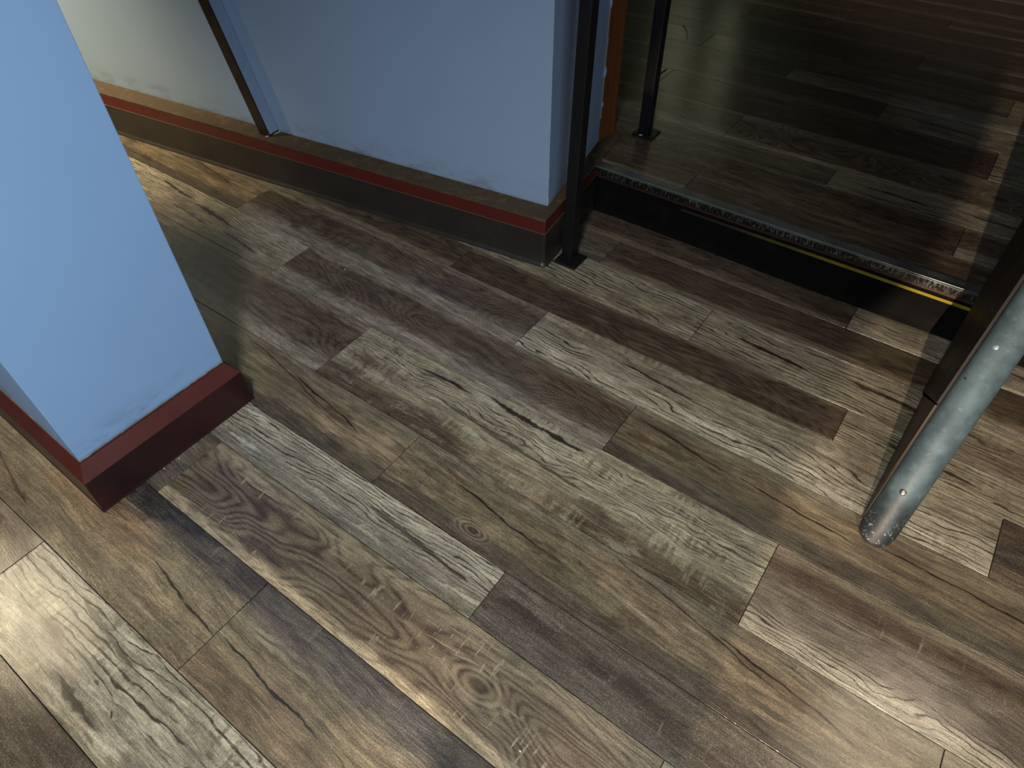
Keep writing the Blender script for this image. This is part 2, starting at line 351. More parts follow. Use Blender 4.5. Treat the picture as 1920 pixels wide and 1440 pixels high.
def bevel(bm, w, seg=2, angle=0.6):
    bmesh.ops.recalc_face_normals(bm, faces=bm.faces)
    es = [e for e in bm.edges if len(e.link_faces) == 2 and e.calc_face_angle(0) > angle]
    bmesh.ops.bevel(bm, geom=es, offset=w, segments=seg, affect='EDGES', profile=0.6)
def extrude_profile(bm, path, prof, closed_ends=True):
    """path: list of (point2d, outward2d(mitred)), prof: list of (off, z) outline; swept"""
    rings = []
    for p, n in path:
        rings.append([bm.verts.new((p[0] + n[0] * o, p[1] + n[1] * o, z)) for o, z in prof])
    m = len(prof)
    for a, b in zip(rings, rings[1:]):
        for i in range(m):
            bm.faces.new((a[i], a[(i + 1) % m], b[(i + 1) % m], b[i]))
    bm.faces.new(rings[0][::-1]); bm.faces.new(rings[-1])

# ------------------------------------------------------------------ floor planks
PLK = 1.22
def plank_mesh(name, x0, x1, y0, y1, z, u_start, th=0.004, c=0.0006, g=0.0008):
    xs0, xs1, ys0, ys1 = x0 + g, x1 - g, y0 + g, y1 - g
    cx, cy = (x0 + x1) / 2, (y0 + y1) / 2
    vs = []
    for (ins, zz) in ((0, -th), (0, -c), (c, 0)):
        vs += [(xs0 + ins, ys0 + ins, zz), (xs1 - ins, ys0 + ins, zz), (xs1 - ins, ys1 - ins, zz), (xs0 + ins, ys1 - ins, zz)]
    fs = [(8, 9, 10, 11)]
    for k in (0, 4):
        for i in range(4): fs.append((k + i, k + (i + 1) % 4, k + 4 + (i + 1) % 4, k + 4 + i))
    me = bpy.data.meshes.new(name)
    me.from_pydata([(x - cx, y - cy, zz) for x, y, zz in vs], [], fs)
    uv = me.uv_layers.new(name='UVMap')
    for p in me.polygons:
        for li in p.loop_indices:
            v = vs[me.loops[li].vertex_index]
            uv.data[li].uv = (u_start + v[0] - x0, (v[1] - y0) / (y1 - y0))
    return me, (cx, cy, z)
def lay_row(parent, y0, y1, joint, z, xmin, xmax, prints, default):
    """prints: {k: print name}, k = plank index relative to the plank that starts at `joint`"""
    k = math.floor((xmin - joint) / PLK)
    while joint + k * PLK < xmax:
        a = joint + k * PLK; b = a + PLK
        xa, xb = max(a, xmin), min(b, xmax)
        if xb - xa > 0.02:
            me, loc = plank_mesh('plank', xa, xb, y0, y1, z + random.uniform(-0.00025, 0.0001), xa - a)
            pr = prints.get(k) or random.choice(default)
            o = link('plank', me, PR[pr], parent, loc)
            o['print_seed'] = round((0.0 if k in prints else 1) + random.random() * 3 + k * 1.3 + y0 * 5.7, 3) if k not in prints else round(1.0 + k * 1.7 + y0 * 3.1, 3)
        k += 1
DEF = ['pale_lined', 'pale_lined_b', 'brown_grey', 'brown_smooth', 'tan_crack', 'tan_right', 'brown_dark', 'slate_streak', 'brown_knot']
fb = bmesh.new(); boxb(fb, -3.3, 3.2, -5.3, 0.553, -0.05, -0.004)
floor = from_bm('floor', fb, M_wood_sub)
tag(floor, 'lower floor of mixed-width weathered grey and brown wood-look planks', kind='structure')
rows = [
    (0.4304, 0.5525, -0.10, {0: 'brown_smooth', -1: 'brown_dark'}),
    (0.2928, 0.4304, 0.381, {0: 'brown_smooth', -1: 'slate_streak', 1: 'brown_dark'}),
    (0.1239, 0.2928, 0.775, {0: 'pale_lined_b', -1: 'pale_lined_b', -2: 'tan_crack'}),
    (0.0, 0.1239, 0.0, {0: 'brown_dark', -1: 'brown_smooth', 1: 'pale_lined_b', -2: 'tan_right'}),
    (-0.1742, 0.0, 0.38, {0: 'pale_lined', -1: 'brown_grey', 1: 'purple_dark', -2: 'tan_crack'}),
    (-0.3524, -0.1742, 0.773, {0: 'tan_right', -1: 'brown_grey', -2: 'pale_left', 1: 'slate_streak'}),
    (-0.5735, -0.3524, -0.003, {0: 'pale_wide', 1: 'grey_striped', -1: 'brown_grey'}),
    (-0.7504, -0.5735, 0.382, {0: 'tan_crack', -1: 'tan_crack', 1: 'tan_right', -2: 'brown_knot'}),
    (-0.8772, -0.7504, 0.773, {0: 'slate_streak', -1: 'pale_narrow', -2: 'brown_dark'}),
    (-1.0601, -0.8772, -0.010, {0: 'brown_knot', -1: 'slate_streak', 1: 'pale_lined'}),
    (-1.2835, -1.0601, 0.382, {0: 'tan_wide', -1: 'tan_wide', -2: 'brown_grey', 1: 'slate_streak'}),
    (-1.467, -1.2835, -0.10, {0: 'pale_front', -1: 'brown_grey', 1: 'tan_crack'}),
    (-1.645, -1.467, 0.90, {-1: 'purple_dark', 0: 'pale_lined'}),
    (-1.772, -1.645, 0.35, {}), (-1.997, -1.772, -0.30, {}), (-2.175, -1.997, 0.6, {}), (-2.30, -2.175, 0.1, {}), (-2.55, -2.30, -0.5, {}),
]
for y0, y1, j, prs in rows:
    lay_row(floor, y0, y1, j, 0.0, -3.25, 3.15, prs, DEF)

# ------------------------------------------------------------------ raised floor behind the step
H = 0.16
M_dark = plain('black_rubber', '0d0d0d', 0.9, spec=0.05, var=0.25, scale=14, dirt='1e1a18', dirt_amt=0.5, bump=0.06)
fb = bmesh.new(); boxb(fb, -3.3, 3.2, 0.562, 4.6, -0.05, H - 0.004)
rfl = from_bm('floor_raised', fb, M_wood_sub)
tag(rfl, 'raised dark floor of wood-look planks above the step', kind='structure')
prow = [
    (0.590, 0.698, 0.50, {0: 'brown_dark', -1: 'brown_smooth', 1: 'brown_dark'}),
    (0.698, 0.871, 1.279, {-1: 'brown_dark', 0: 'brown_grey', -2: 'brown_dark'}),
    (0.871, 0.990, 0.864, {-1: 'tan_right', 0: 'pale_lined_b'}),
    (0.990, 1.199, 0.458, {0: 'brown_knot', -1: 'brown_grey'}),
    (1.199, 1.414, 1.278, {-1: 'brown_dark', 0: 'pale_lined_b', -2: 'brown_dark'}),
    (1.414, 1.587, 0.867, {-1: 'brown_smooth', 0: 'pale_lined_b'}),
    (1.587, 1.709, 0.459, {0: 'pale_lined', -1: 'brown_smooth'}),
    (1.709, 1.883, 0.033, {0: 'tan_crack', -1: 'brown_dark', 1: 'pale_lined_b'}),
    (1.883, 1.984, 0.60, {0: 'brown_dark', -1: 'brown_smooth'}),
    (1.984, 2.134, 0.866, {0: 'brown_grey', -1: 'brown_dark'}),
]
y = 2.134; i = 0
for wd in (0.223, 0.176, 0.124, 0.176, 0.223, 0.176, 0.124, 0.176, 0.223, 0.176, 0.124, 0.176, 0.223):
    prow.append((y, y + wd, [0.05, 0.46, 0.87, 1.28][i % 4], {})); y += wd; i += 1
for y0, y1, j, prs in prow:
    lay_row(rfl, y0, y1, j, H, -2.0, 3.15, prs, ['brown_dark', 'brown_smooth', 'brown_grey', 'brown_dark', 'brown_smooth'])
XS0, XS1 = 0.16, 3.15
# riser of black rubber with a coved foot, faint dark-red wood above it
bm = bmesh.new()
prof = [(0.0, 0.0), (-0.016, 0.0), (-0.013, 0.004), (-0.007, 0.012), (-0.004, 0.03), (-0.004, 0.122), (0.0, 0.122)]
path = [((XS0 + (XS1 - XS0) * k / 14, 0.560 + 0.0035 * math.sin(k * 1.3)), (0, 1)) for k in range(15)]
extrude_profile(bm, path, prof)
from_bm('rubber_riser', bm, M_dark, rfl)
bm = bmesh.new(); boxb(bm, XS0, XS1, 0.5575, 0.565, 0.1225, H - 0.006)
from_bm('riser_board', bm, plain('riser_red_board', '351a14', 0.6, var=0.3), rfl)
bm = bmesh.new(); boxb(bm, 0.52, XS1, 0.5508, 0.5530, 0.106, 0.1150)
# yellow stripe, worn away towards the wall
t = NT('worn_yellow_stripe'); g = t.geo(); gs = t.sep(g)
wear = t.ss(t.add(t.mul(t.noise(g, 30, 6, 0.7), 0.35), t.mul(t.sub(1.12, gs[0]), 0.9)), 0.05, 0.60)
yel = t.mixc(wear, lin('7d7009'), lin('1d1a14'))
from_bm('yellow_stripe', bm, t.out(yel, 0.5), rfl)
# worn metal nosing: ribbed top and scuffed front lip
t = NT('scuffed_metal_nosing'); g = t.geo(); gs = t.sep(g)
chip = t.noise(t.xyz(t.mul(gs[0], 230), t.mul(gs[1], 60), t.mul(gs[2], 60)), 1, 6, 0.72)
base = t.mixc(t.ss(t.noise(g, 7, 5), 0.35, 0.7), lin('767a78'), lin('505453'))
# the black anti-slip filling on the lip survives in rough islands
lipm = t.mul(t.sub(1.0, t.ss(gs[1], 0.5475, 0.5500)), t.ss(t.sub(0.1605, gs[2]), 0.0, 0.002))
col = t.mixc(t.mul(lipm, t.ss(chip, 0.37, 0.52)), base, lin('15140f'))
col = t.mixc(t.mul(t.ss(t.sub(0.139, gs[2]), -0.001, 0.002), 0.85), col, lin('241c16'))
cath = t.ss(t.noise(t.xyz(t.mul(gs[0], 30), t.mul(gs[1], 200), 0.0), 1, 5, 0.7), 0.55, 0.7)
col = t.mixc(t.mul(cath, 0.5), col, lin('3a3a36'))
M_nose = t.out(col, 0.38, t.bump(chip, 0.5, 0.002), 0.55)
bm = bmesh.new()
prof = [(0.0445, 0.158), (0.0445, 0.1612), (0.006, 0.1630), (0.0005, 0.1615), (0.0, 0.157), (0.0, 0.139), (0.004, 0.137), (0.008, 0.139), (0.010, 0.158)]
NN = 90
path = [((XS0 + (XS1 - XS0) * k / NN, 0.5455 + 0.0006 * random.uniform(-1, 1)), (0, 1)) for k in range(NN + 1)]
extrude_profile(bm, path, prof)
from_bm('step_nosing', bm, M_nose, rfl)
# bright worn rib along the nosing
bm = bmesh.new(); boxb(bm, XS0 + .01, XS1, 0.5500, 0.5518, 0.1618, 0.1642)
from_bm('nosing_rib', bm, plain('bright_rib', 'a9afb0', 0.3, 0.8), rfl)

# ------------------------------------------------------------------ painted partition wall (left and centre)
th = math.radians(7.7)
U = Vector((math.cos(th), math.sin(th))); NF = Vector((math.sin(th), -math.cos(th)))   # along the face, outward from the face
Wc = Vector((0.2075, 0.2475)); We = Vector((0.1225, 0.692))                             # painted corner, far end of the end face
def paint(name, smudge_z, base=(140, 161, 188)):
    t = NT(name); g = t.geo(); gs = t.sep(g)
    n1 = t.noise(g, 6, 4); v = t.math('MULTIPLY_ADD', n1, 0.10, 0.95)
    c = t.mixc(1.0, lin(base), t.xyz(v, v, v), 'MULTIPLY')
    # grubby scuffs that stay close to the skirting
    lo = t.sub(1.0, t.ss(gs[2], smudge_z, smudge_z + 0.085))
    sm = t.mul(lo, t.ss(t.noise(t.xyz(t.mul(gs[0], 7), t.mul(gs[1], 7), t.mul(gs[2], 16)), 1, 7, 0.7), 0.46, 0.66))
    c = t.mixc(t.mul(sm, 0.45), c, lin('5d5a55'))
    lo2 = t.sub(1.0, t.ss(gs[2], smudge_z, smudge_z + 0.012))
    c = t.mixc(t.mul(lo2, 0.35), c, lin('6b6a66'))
    # few small dark and pale marks
    mk = t.ss(t.noise(t.xyz(t.mul(gs[0], 42), t.mul(gs[1], 42), t.mul(gs[2], 20)), 1, 2, 0.5), 0.80, 0.815)
    c = t.mixc(t.mul(mk, 0.6), c, lin('474b50'))
    mk2 = t.ss(t.noise(t.xyz(t.mul(gs[1], 60), t.mul(gs[0], 55), t.mul(gs[2], 38)), 1, 1, 0.5), 0.86, 0.87)
    c = t.mixc(mk2, c, lin('cfd4d8'))
    orange = t.noise(g, 260, 3, 0.6)
    return t.out(c, 0.42, t.bump(t.add(orange, t.mul(t.noise(g, 18, 3), 2.0)), 0.05, 0.0012), 0, 0.4)
M_paint = paint('pale_blue_wall_paint', 0.165)
def wpt(s, off=0.0):
    p = Wc + U * s + NF * off; return (p.x, p.y)
bm = bmesh.new()
far = Wc + U * -3.6
prism(bm, [tuple(Wc), tuple(We), (We.x - 3.6, We.y - 0.2), tuple(far)], 0.165, 2.6)
bevel(bm, 0.002, 2)
wall = from_bm('wall_left', bm, M_paint)
tag(wall, 'pale blue painted partition with a squared end beside the step', kind='structure')
# chipped white corner bead on the arris at the end of the wall
bm = bmesh.new()
for (z0, z1) in ((0.172, 0.196), (0.262, 0.272)):
    prism(bm, [(Wc.x - .0022, Wc.y - .0014), (Wc.x + .0012, Wc.y - .0012), (Wc.x + .0008, Wc.y + .0022)], z0, z1)
from_bm('corner_chip', bm, plain('bare_plaster', 'a9b4bd', 0.8), wall)
# timber end post (orange varnish) closing the wall on the raised floor
M_jamb = plain('orange_varnished_timber', '6d3f1c', 0.45, var=0.35, scale=20, aniso=(6, 6, 0.5), dirt='3a2110', dirt_amt=0.5)
e2 = (We - Wc).normalized()
J0 = We + Vector((0.0, 0.0)); J1 = Vector((0.1330, 0.7850))
bm = bmesh.new()
prism(bm, [(J0.x + .002, J0.y + .001), (J1.x, J1.y), (J1.x - 0.5, J1.y + .0), (J0.x - 0.5, J0.y + .001)], 0.165, 2.6); bevel(bm, 0.003, 2)
jm = from_bm('trim_1', bm, M_jamb); tag(jm, 'orange varnished timber trim closing the partition end', kind='structure')
bm = bmesh.new()
for (z, hh, ww) in ((0.405, 0.022, .004), (0.62, 0.03, .004), (0.30, 0.012, .003), (0.50, .01, .002)):
    bmesh.ops.create_icosphere(bm, subdivisions=2, radius=1, matrix=Matrix.Translation((We.x + .002, We.y + .001, z)) @ Matrix.Diagonal((ww, ww * 1.6, hh, 1)))
for v in bm.verts: v.co += Vector([random.uniform(-.0012, .0012) for _ in range(3)])
from_bm('paint_chip', bm, plain('pale_chipped_paint', '9fb4cc', 0.6), jm)
bm = bmesh.new(); prism(bm, [(We.x + .0005, We.y - .004), (We.x + .0035, We.y - .003), (We.x + .0035, We.y + .001), (We.x + .0005, We.y + .001)], 0.25, 1.4)
from_bm('paint_edge', bm, plain('pale_paint_line', '8f8578', 0.6), jm)

# skirting of the wall: brown dusty ledge, red band, black rubber cove
O = Vector((0.2448, 0.1765)); E2 = Vector((-NF.x, -NF.y))         # outer corner, direction along the end face
def miter_path(off_front_pts=24, L=3.4, wob=0.0, Lend=0.40):
    P = []
    for k in range(off_front_pts + 1):
        s = -L + L * k / off_front_pts
        if k == off_front_pts: continue
        d = wob * math.sin(s * 4.1 + 0.6) + wob * 0.5 * math.sin(s * 9.7)
        p = O + U * s + NF * d; P.append(((p.x, p.y), (NF.x, NF.y)))
    r = 0.006
    for a in (0.0, 0.33, 0.67, 1.0):                               # rounded outer corner
        ang = a * math.pi / 2
        n = NF * math.cos(ang) + U * math.sin(ang)
        c = O - NF * r - U * r + n * r
        P.append(((c.x, c.y), (n.x, n.y)))
    for k in range(1, 9):
        p = O + E2 * (Lend * k / 8); P.append(((p.x, p.y), (U.x, U.y)))
    return P
M_red = plain('dark_red_paint', '541a15', 0.45, var=0.2, scale=12, bump=0.05, dirt='3c1712', dirt_amt=0.35)
M_rub = plain('charcoal_rubber_cove', '2a2623', 0.38, var=0.15, scale=9, dirt='3a332b', dirt_amt=0.4, bump=0.05)
M_ledge = plain('dusty_brown_ledge', '41331f', 0.8, var=0.3, scale=40, dirt='5f5238', dirt_amt=0.6, dirt_scale=28, bump=0.3)
base = empty('baseboard_left', (O.x, O.y, 0), 'stepped base of the partition with dusty ledge, red band and rubber cove', kind='structure')
bm = bmesh.new()
extrude_profile(bm, miter_path(wob=0.003), [(-0.02, 0.0), (0.012, 0.0), (0.0105, 0.004), (0.004, 0.012), (0.002, 0.030), (0.002, 0.116), (0.0, 0.119), (-0.02, 0.119)])
from_bm('rubber_cove', bm, M_rub, base, smooth=False)
bm = bmesh.new()
extrude_profile(bm, miter_path(), [(-0.02, 0.119), (0.0005, 0.119), (0.0005, 0.160), (-0.02, 0.160)])
from_bm('red_band', bm, M_red, base)
bm = bmesh.new()
# ledge: solid slab under the wall, front and end
A = O + U * -3.4
far2 = O + E2 * 0.66 + U * -0.045
pts = [(A.x, A.y)] + [(p[0][0], p[0][1]) for p in miter_path(off_front_pts=1)[1:5]] + [(0.1975, 0.555), (0.1655, 0.792), (-0.3, 0.80), (A.x, A.y + 0.3)]
prism(bm, pts, 0.159, 0.1665); bevel(bm, 0.0025, 2)
for _ in range(1): pass
from_bm('ledge_top', bm, M_ledge, base)
bm = bmesh.new()   # lighter seam where the cove meets the red band
extrude_profile(bm, miter_path(wob=0.0), [(0.0, 0.1175), (0.0028, 0.1175), (0.0028, 0.1195), (0.0, 0.1195)])
from_bm('cove_seam', bm, plain('brown_seam', '5b4634', 0.6), base)
bm = bmesh.new(); prism(bm, [(O.x - .25, O.y + .02), tuple(O - NF * .012 - U * .012), tuple(O + E2 * 0.37 - U * .012), (O.x - .35, O.y + .37)], 0.0, 0.159)
from_bm('base_core', bm, M_red, base)

# ------------------------------------------------------------------ blue square column
CX, CY0, CY1 = -0.085, -1.136, -0.760
M_paint2 = paint('pale_blue_column_paint', 0.142, (136, 172, 216))
colo = empty('column', (CX - 0.24, -0.95, 0), 'square pale blue painted column on a dark red skirting', kind='structure')
bm = bmesh.new(); prism(bm, [(CX, CY0), (CX, CY1), (CX - 0.48, CY1), (CX - 0.48, CY0 + 0.010)], 0.125, 2.6); bevel(bm, 0.0018, 2)
from_bm('shaft', bm, M_paint2, colo)
def col_prof(bm, prof, grow=0.0):
    cs = [((CX + .025, CY0 - .027), (1, -1)), ((CX + .025, CY1 + .025), (1, 1)), ((CX - .505, CY1 + .025), (-1, 1)), ((CX - .505, CY0 - .017), (-1, -1))]
    rings = [[bm.verts.new((p[0] + n[0] * o, p[1] + n[1] * o, z)) for o, z in prof] for p, n in cs]
    m = len(prof)
    for i in range(4):
        a, b = rings[i], rings[(i + 1) % 4]
        for k in range(m - 1): bm.faces.new((a[k], b[k], b[k + 1], a[k + 1]))
M_red_dk = plain('dark_maroon_paint', '2c0f12', 0.4, var=0.25, scale=10, dirt='1b1113', dirt_amt=0.85, dirt_scale=3.2, bump=0.05)
M_red_top = plain('brick_red_paint', '4a1b18', 0.5, var=0.25, scale=16, dirt='34130f', dirt_amt=0.5, bump=0.08)
bm = bmesh.new(); col_prof(bm, [(-0.012, 0.0), (0.0035, 0.0), (0.001, 0.006), (0.0, 0.015), (-0.003, 0.100)]); bevel(bm, 0.002, 1, 1.0)
from_bm('skirting_face', bm, M_red_dk, colo)
bm = bmesh.new(); col_prof(bm, [(-0.003, 0.100), (-0.0245, 0.136), (-0.0247, 0.142), (-0.03, 0.142)])
from_bm('skirting_bevel', bm, M_red_top, colo)
bm = bmesh.new()
for a, b in (((CX + .0008, CY0 - .0005), (CX + .0008, CY1)), ((CX, CY0 - .0006), (CX - .48, CY0 + .0094))):
    d = (Vector(b) - Vector(a)).normalized(); nn = Vector((d.y, -d.x)) * .0012
    prism(bm, [(a[0], a[1]), (b[0], b[1]), (b[0] + nn.x, b[1] + nn.y), (a[0] + nn.x, a[1] + nn.y)], 0.141, 0.1435)
from_bm('caulk_line', bm, plain('grimy_caulk', '57524a', 0.8, dirt='a79b7c', dirt_amt=0.9, dirt_scale=30), colo)

# ------------------------------------------------------------------ steel posts and braces
M_steel = plain('blackened_steel', '1b1a1b', 0.42, metal=0.35, var=0.3, scale=30, dirt='2a201a', dirt_amt=0.7, bump=0.1, aniso=(1, 1, .4))
def square_post(name, label, x, y, z, s, hgt, plate, rotz=0.0, tilt=0.0):
    r = empty(name, (x, y, z), label, 'post')
    bm = bmesh.new(); boxb(bm, x - s / 2, x + s / 2, y - s / 2, y + s / 2, z + 0.0065, z + hgt); bevel(bm, 0.0025, 2)
    for v in bm.verts: v.co.x += tilt * (v.co.z - z)
    from_bm('tube', bm, M_steel, r)
    bm = bmesh.new(); px, py, pw, pd = plate; boxb(bm, px - pw / 2, px + pw / 2, py - pd / 2, py + pd / 2, z + 0.0004, z + 0.0075); bevel(bm, 0.0012, 1)
    from_bm('foot_plate', bm, M_steel, r)
    for sx in (-1, 1):
        bm = bmesh.new()
        bmesh.ops.create_cone(bm, cap_ends=True, segments=10, radius1=0.006, radius2=0.005, depth=0.004,
                              matrix=Matrix.Translation((px + sx * (pw / 2 - .012), py - pd / 2 + .012, z + 0.0095)))
        from_bm('bolt', bm, M_steel, r)
    r.rotation_euler[2] = rotz
    return r
square_post('steel_post', 'black square steel post on a foot plate at the partition corner', 0.2885, 0.256, 0.0, 0.036, 2.55, (0.299, 0.250, 0.078, 0.080), tilt=0.017)
p2 = square_post('steel_post', 'black square steel post standing on the raised floor', 0.2195, 0.856, H, 0.038, 2.35, (0.228, 0.850, 0.078, 0.074))
bm = bmesh.new()   # pale smear of filler at the post's foot
bmesh.ops.create_icosphere(bm, subdivisions=2, radius=1, matrix=Matrix.Translation((0.2235, 0.8145, H + 0.0095)) @ Matrix.Rotation(.5, 4, 'Z') @ Matrix.Diagonal((0.007, 0.0022, 0.002, 1)))
f1 = from_bm('filler_smear', bm, plain('pale_filler', 'b9b2ac', 0.5), p2)

# leaning square tube against the partition
t = NT('brown_steel_tube'); g = t.geo()
c1 = t.mixc(t.ss(t.noise(g, 14, 6, .65), .4, .65), lin('362c25'), lin('241d19'))
M_bar = t.out(c1, 0.33, t.bump(t.noise(g, 60, 4), 0.1, .001), 0.25)
bar_o = Wc + U * -1.10
bar = empty('leaning_tube', (bar_o.x, bar_o.y, 0.167), 'brown steel tube leaning along the partition with its foot on the ledge', 'tube')
bm = bmesh.new()
def P3(s, off, z): p = Wc + U * s + NF * off; return (p.x, p.y, z)
lean = -0.244
vv = []
for z in (0.1668, 2.0):
    sh = lean * (z - 0.1668)
    for (s, o_) in ((-1.130, 0.0015), (-1.081, 0.0015), (-1.081, 0.050), (-1.130, 0.050)):
        vv.append(bm.verts.new(P3(s + sh, o_, z + (0.0 if z > 1 else (0.001 if o_ > .02 else 0)))))
bm.faces.new(vv[0:4][::-1]); bm.faces.new(vv[4:8])
for k in range(4): bm.faces.new((vv[k], vv[(k + 1) % 4], vv[4 + (k + 1) % 4], vv[4 + k]))
bevel(bm, 0.003, 2)
from_bm('tube', bm, M_bar, bar)
bm = bmesh.new()   # blue wall's reflection put in as a coloured skin on the corner side
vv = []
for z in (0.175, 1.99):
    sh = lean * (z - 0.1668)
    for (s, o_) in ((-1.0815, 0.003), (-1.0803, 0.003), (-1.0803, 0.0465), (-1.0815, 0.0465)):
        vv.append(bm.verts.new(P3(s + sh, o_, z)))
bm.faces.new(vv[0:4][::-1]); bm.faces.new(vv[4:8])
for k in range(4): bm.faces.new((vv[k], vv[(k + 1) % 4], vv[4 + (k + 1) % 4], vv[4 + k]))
tag(from_bm('reflection_side', bm, plain('blue_reflection_on_tube', '7b90aa', 0.4, var=.15, scale=40), bar), 'blue painted side face')
bm = bmesh.new()
prism(bm, [P3(-1.083, 0.001, 0)[:2], P3(-1.074, 0.001, 0)[:2], P3(-1.090, 0.056, 0)[:2], P3(-1.097, 0.056, 0)[:2]], 0.1665, 0.1695)
from_bm('paint_bead', bm, plain('pale_paint_bead', 'a9a28c', 0.5), bar)

# ------------------------------------------------------------------ pipe rail on a brown side panel (right)
F0 = Vector((1.3807, -0.1971, 0.0)); D = Vector((0.0973, 0.80, 1.0)); Dn = D.normalized()
rail = empty('pipe_rail', tuple(F0), 'thick grey-blue metal pipe sloping up from the floor on a brown side panel', 'handrail')
t = NT('galvanised_pipe'); g = t.geo(); gs = t.sep(g)
c1 = t.mixc(t.ss(t.noise(g, 12, 6, .65), .38, .66), lin('3c4b52'), lin('4f6269'))
c1 = t.mixc(t.mul(t.ss(t.noise(g, 70, 5, .7), .56, .7), .35), c1, lin('6c7f85'))
soil = t.sub(1.0, t.ss(t.add(gs[2], t.math('MULTIPLY_ADD', t.noise(g, 30, 5, .7), .16, -.08)), 0.02, 0.15))
c1 = t.mixc(t.mul(soil, .9), c1, lin('17181a'))
wrn = t.mul(t.sub(1.0, t.ss(gs[2], 0.02, 0.075)), t.ss(t.noise(t.xyz(t.mul(gs[0], 90), t.mul(gs[1], 90), t.mul(gs[2], 40)), 1, 5, .75), .55, .64))
c1 = t.mixc(t.mul(wrn, .75), c1, lin('7f8990'))
M_pipe = t.out(c1, t.math('MULTIPLY_ADD', t.noise(g, 25, 4), .25, .42), t.bump(t.noise(g, 22, 5), .12, .002), 0.1)
R_ = 0.0378
q = Dn.to_track_quat('Z', 'Y').to_matrix()
bm = bmesh.new(); NS = 40
ax, ay = q.col[0], q.col[1]
def ring(center, r, flat=None):
    out = []
    for k in range(NS):
        a = 2 * math.pi * k / NS
        p = center + (ax * math.cos(a) + ay * math.sin(a)) * r
        if flat is not None and p.z < flat: p = p + Dn * ((flat - p.z) / Dn.z)
        out.append(bm.verts.new(p))
    return out
def cut_ring(r, z):        # pipe section cut by the horizontal plane z
    out = []
    for k in range(NS):
        a = 2 * math.pi * k / NS
        p = F0 + (ax * math.cos(a) + ay * math.sin(a)) * r
        out.append(bm.verts.new(p + Dn * ((z - p.z) / Dn.z)))
    return out
rings = [cut_ring(R_ - .006, 0.0006), cut_ring(R_ - .0015, 0.003), cut_ring(R_, 0.010)]
top = F0 + D * 1.02
rings.append(ring(top, R_))
for a, b in zip(rings, rings[1:]):
    for k in range(NS): bm.faces.new((a[k], a[(k + 1) % NS], b[(k + 1) % NS], b[k]))
bm.faces.new(rings[0][::-1]); bm.faces.new(rings[-1])
pipe = from_bm('pipe', bm, M_pipe, rail, smooth=True)
# side panel under the pipe: follows floor, step and raised floor
M_panel = plain('brown_painted_board', '3a2817', 0.5, var=0.3, scale=18, dirt='22160d', dirt_amt=0.6, bump=0.08)
M_panel2 = plain('dark_brown_board', '2b1f16', 0.5, var=0.3, scale=18, dirt='19120d', dirt_amt=0.6, bump=0.08)
def ax_pt(tt, dx): p = F0 + D * tt; return Vector((p.x + dx, p.y, p.z))
TH = 0.077
def slab(bm, left, thick):
    a = [bm.verts.new(p) for p in left]; b = [bm.verts.new((p[0] + thick, p[1], p[2])) for p in left]
    bm.faces.new(a); bm.faces.new(b[::-1])
    n = len(a)
    for i in range(n): bm.faces.new((a[i], a[(i + 1) % n], b[(i + 1) % n], b[i]))
def on_left(y, z, inset=0.0):      # left face plane, through the pipe's left side
    # x = x0 + a*y' + b*z
    return (1.3405 + inset + 0.046 * (y + 0.203) + 0.043 * z, y, z)
K = 0.33                                                          # butt joint: square to the pipe
jb = (0.285, 0.0012); jt_z = None
# joint line from the floor contact (y=.285) up to the pipe axis, perpendicular to the pipe
tz = (0.285 - F0.y) * 0.8 / (1 + 0.64); jy, jz = F0.y + 0.8 * tz, tz
bm = bmesh.new(); slab(bm, [on_left(-0.190, 0.001), on_left(0.285, 0.001), on_left(jy, jz)], TH); bevel(bm, 0.0015, 1)
from_bm('lower_board', bm, M_panel, rail)
bm = bmesh.new()      # broad board that rises parallel to the pipe, its foot on the floor behind the gusset
ju = on_left(jy + .002, jz)
lf = [(1.3586, 0.300, 0.0008), (1.3586 + 0.029, 0.300 + 0.79, 0.99), (F0.x + 0.0973 - R_ - 0.003, F0.y + 0.8, 0.99), (ju[0] + 0.001, ju[1] + 0.001, ju[2])]
rt = [(p[0] + TH - 0.009, p[1], p[2]) for p in lf]
va = [bm.verts.new(p) for p in lf]; vb = [bm.verts.new(p) for p in rt]
bm.faces.new(va); bm.faces.new(vb[::-1])
for i_ in range(4): bm.faces.new((va[i_], va[(i_ + 1) % 4], vb[(i_ + 1) % 4], vb[i_]))
bevel(bm, 0.0015, 1)
from_bm('upper_board', bm, M_panel2, rail)
bm = bmesh.new()   # thin lip running beside the pipe
a0 = ax_pt(0.02, -R_ - 0.0015); a1 = ax_pt(1.0, -R_ - 0.0015)
nrm = Dn.cross(Vector((1, 0, 0))).normalized()
for (P0_, P1_) in ((a0, a1),):
    vs = [bm.verts.new(p) for p in (P0_ + nrm * -.004, P0_ + nrm * .004, P0_ + nrm * .004 + Vector((.004, 0, 0)), P0_ + nrm * -.004 + Vector((.004, 0, 0)),
                                   P1_ + nrm * -.004, P1_ + nrm * .004, P1_ + nrm * .004 + Vector((.004, 0, 0)), P1_ + nrm * -.004 + Vector((.004, 0, 0)))]
    bm.faces.new(vs[0:4][::-1]); bm.faces.new(vs[4:8])
    for k in range(4): bm.faces.new((vs[k], vs[(k + 1) % 4], vs[4 + (k + 1) % 4], vs[4 + k]))
from_bm('edge_lip', bm, plain('worn_brown_edge', '241b14', 0.7, var=.3, scale=30), rail)
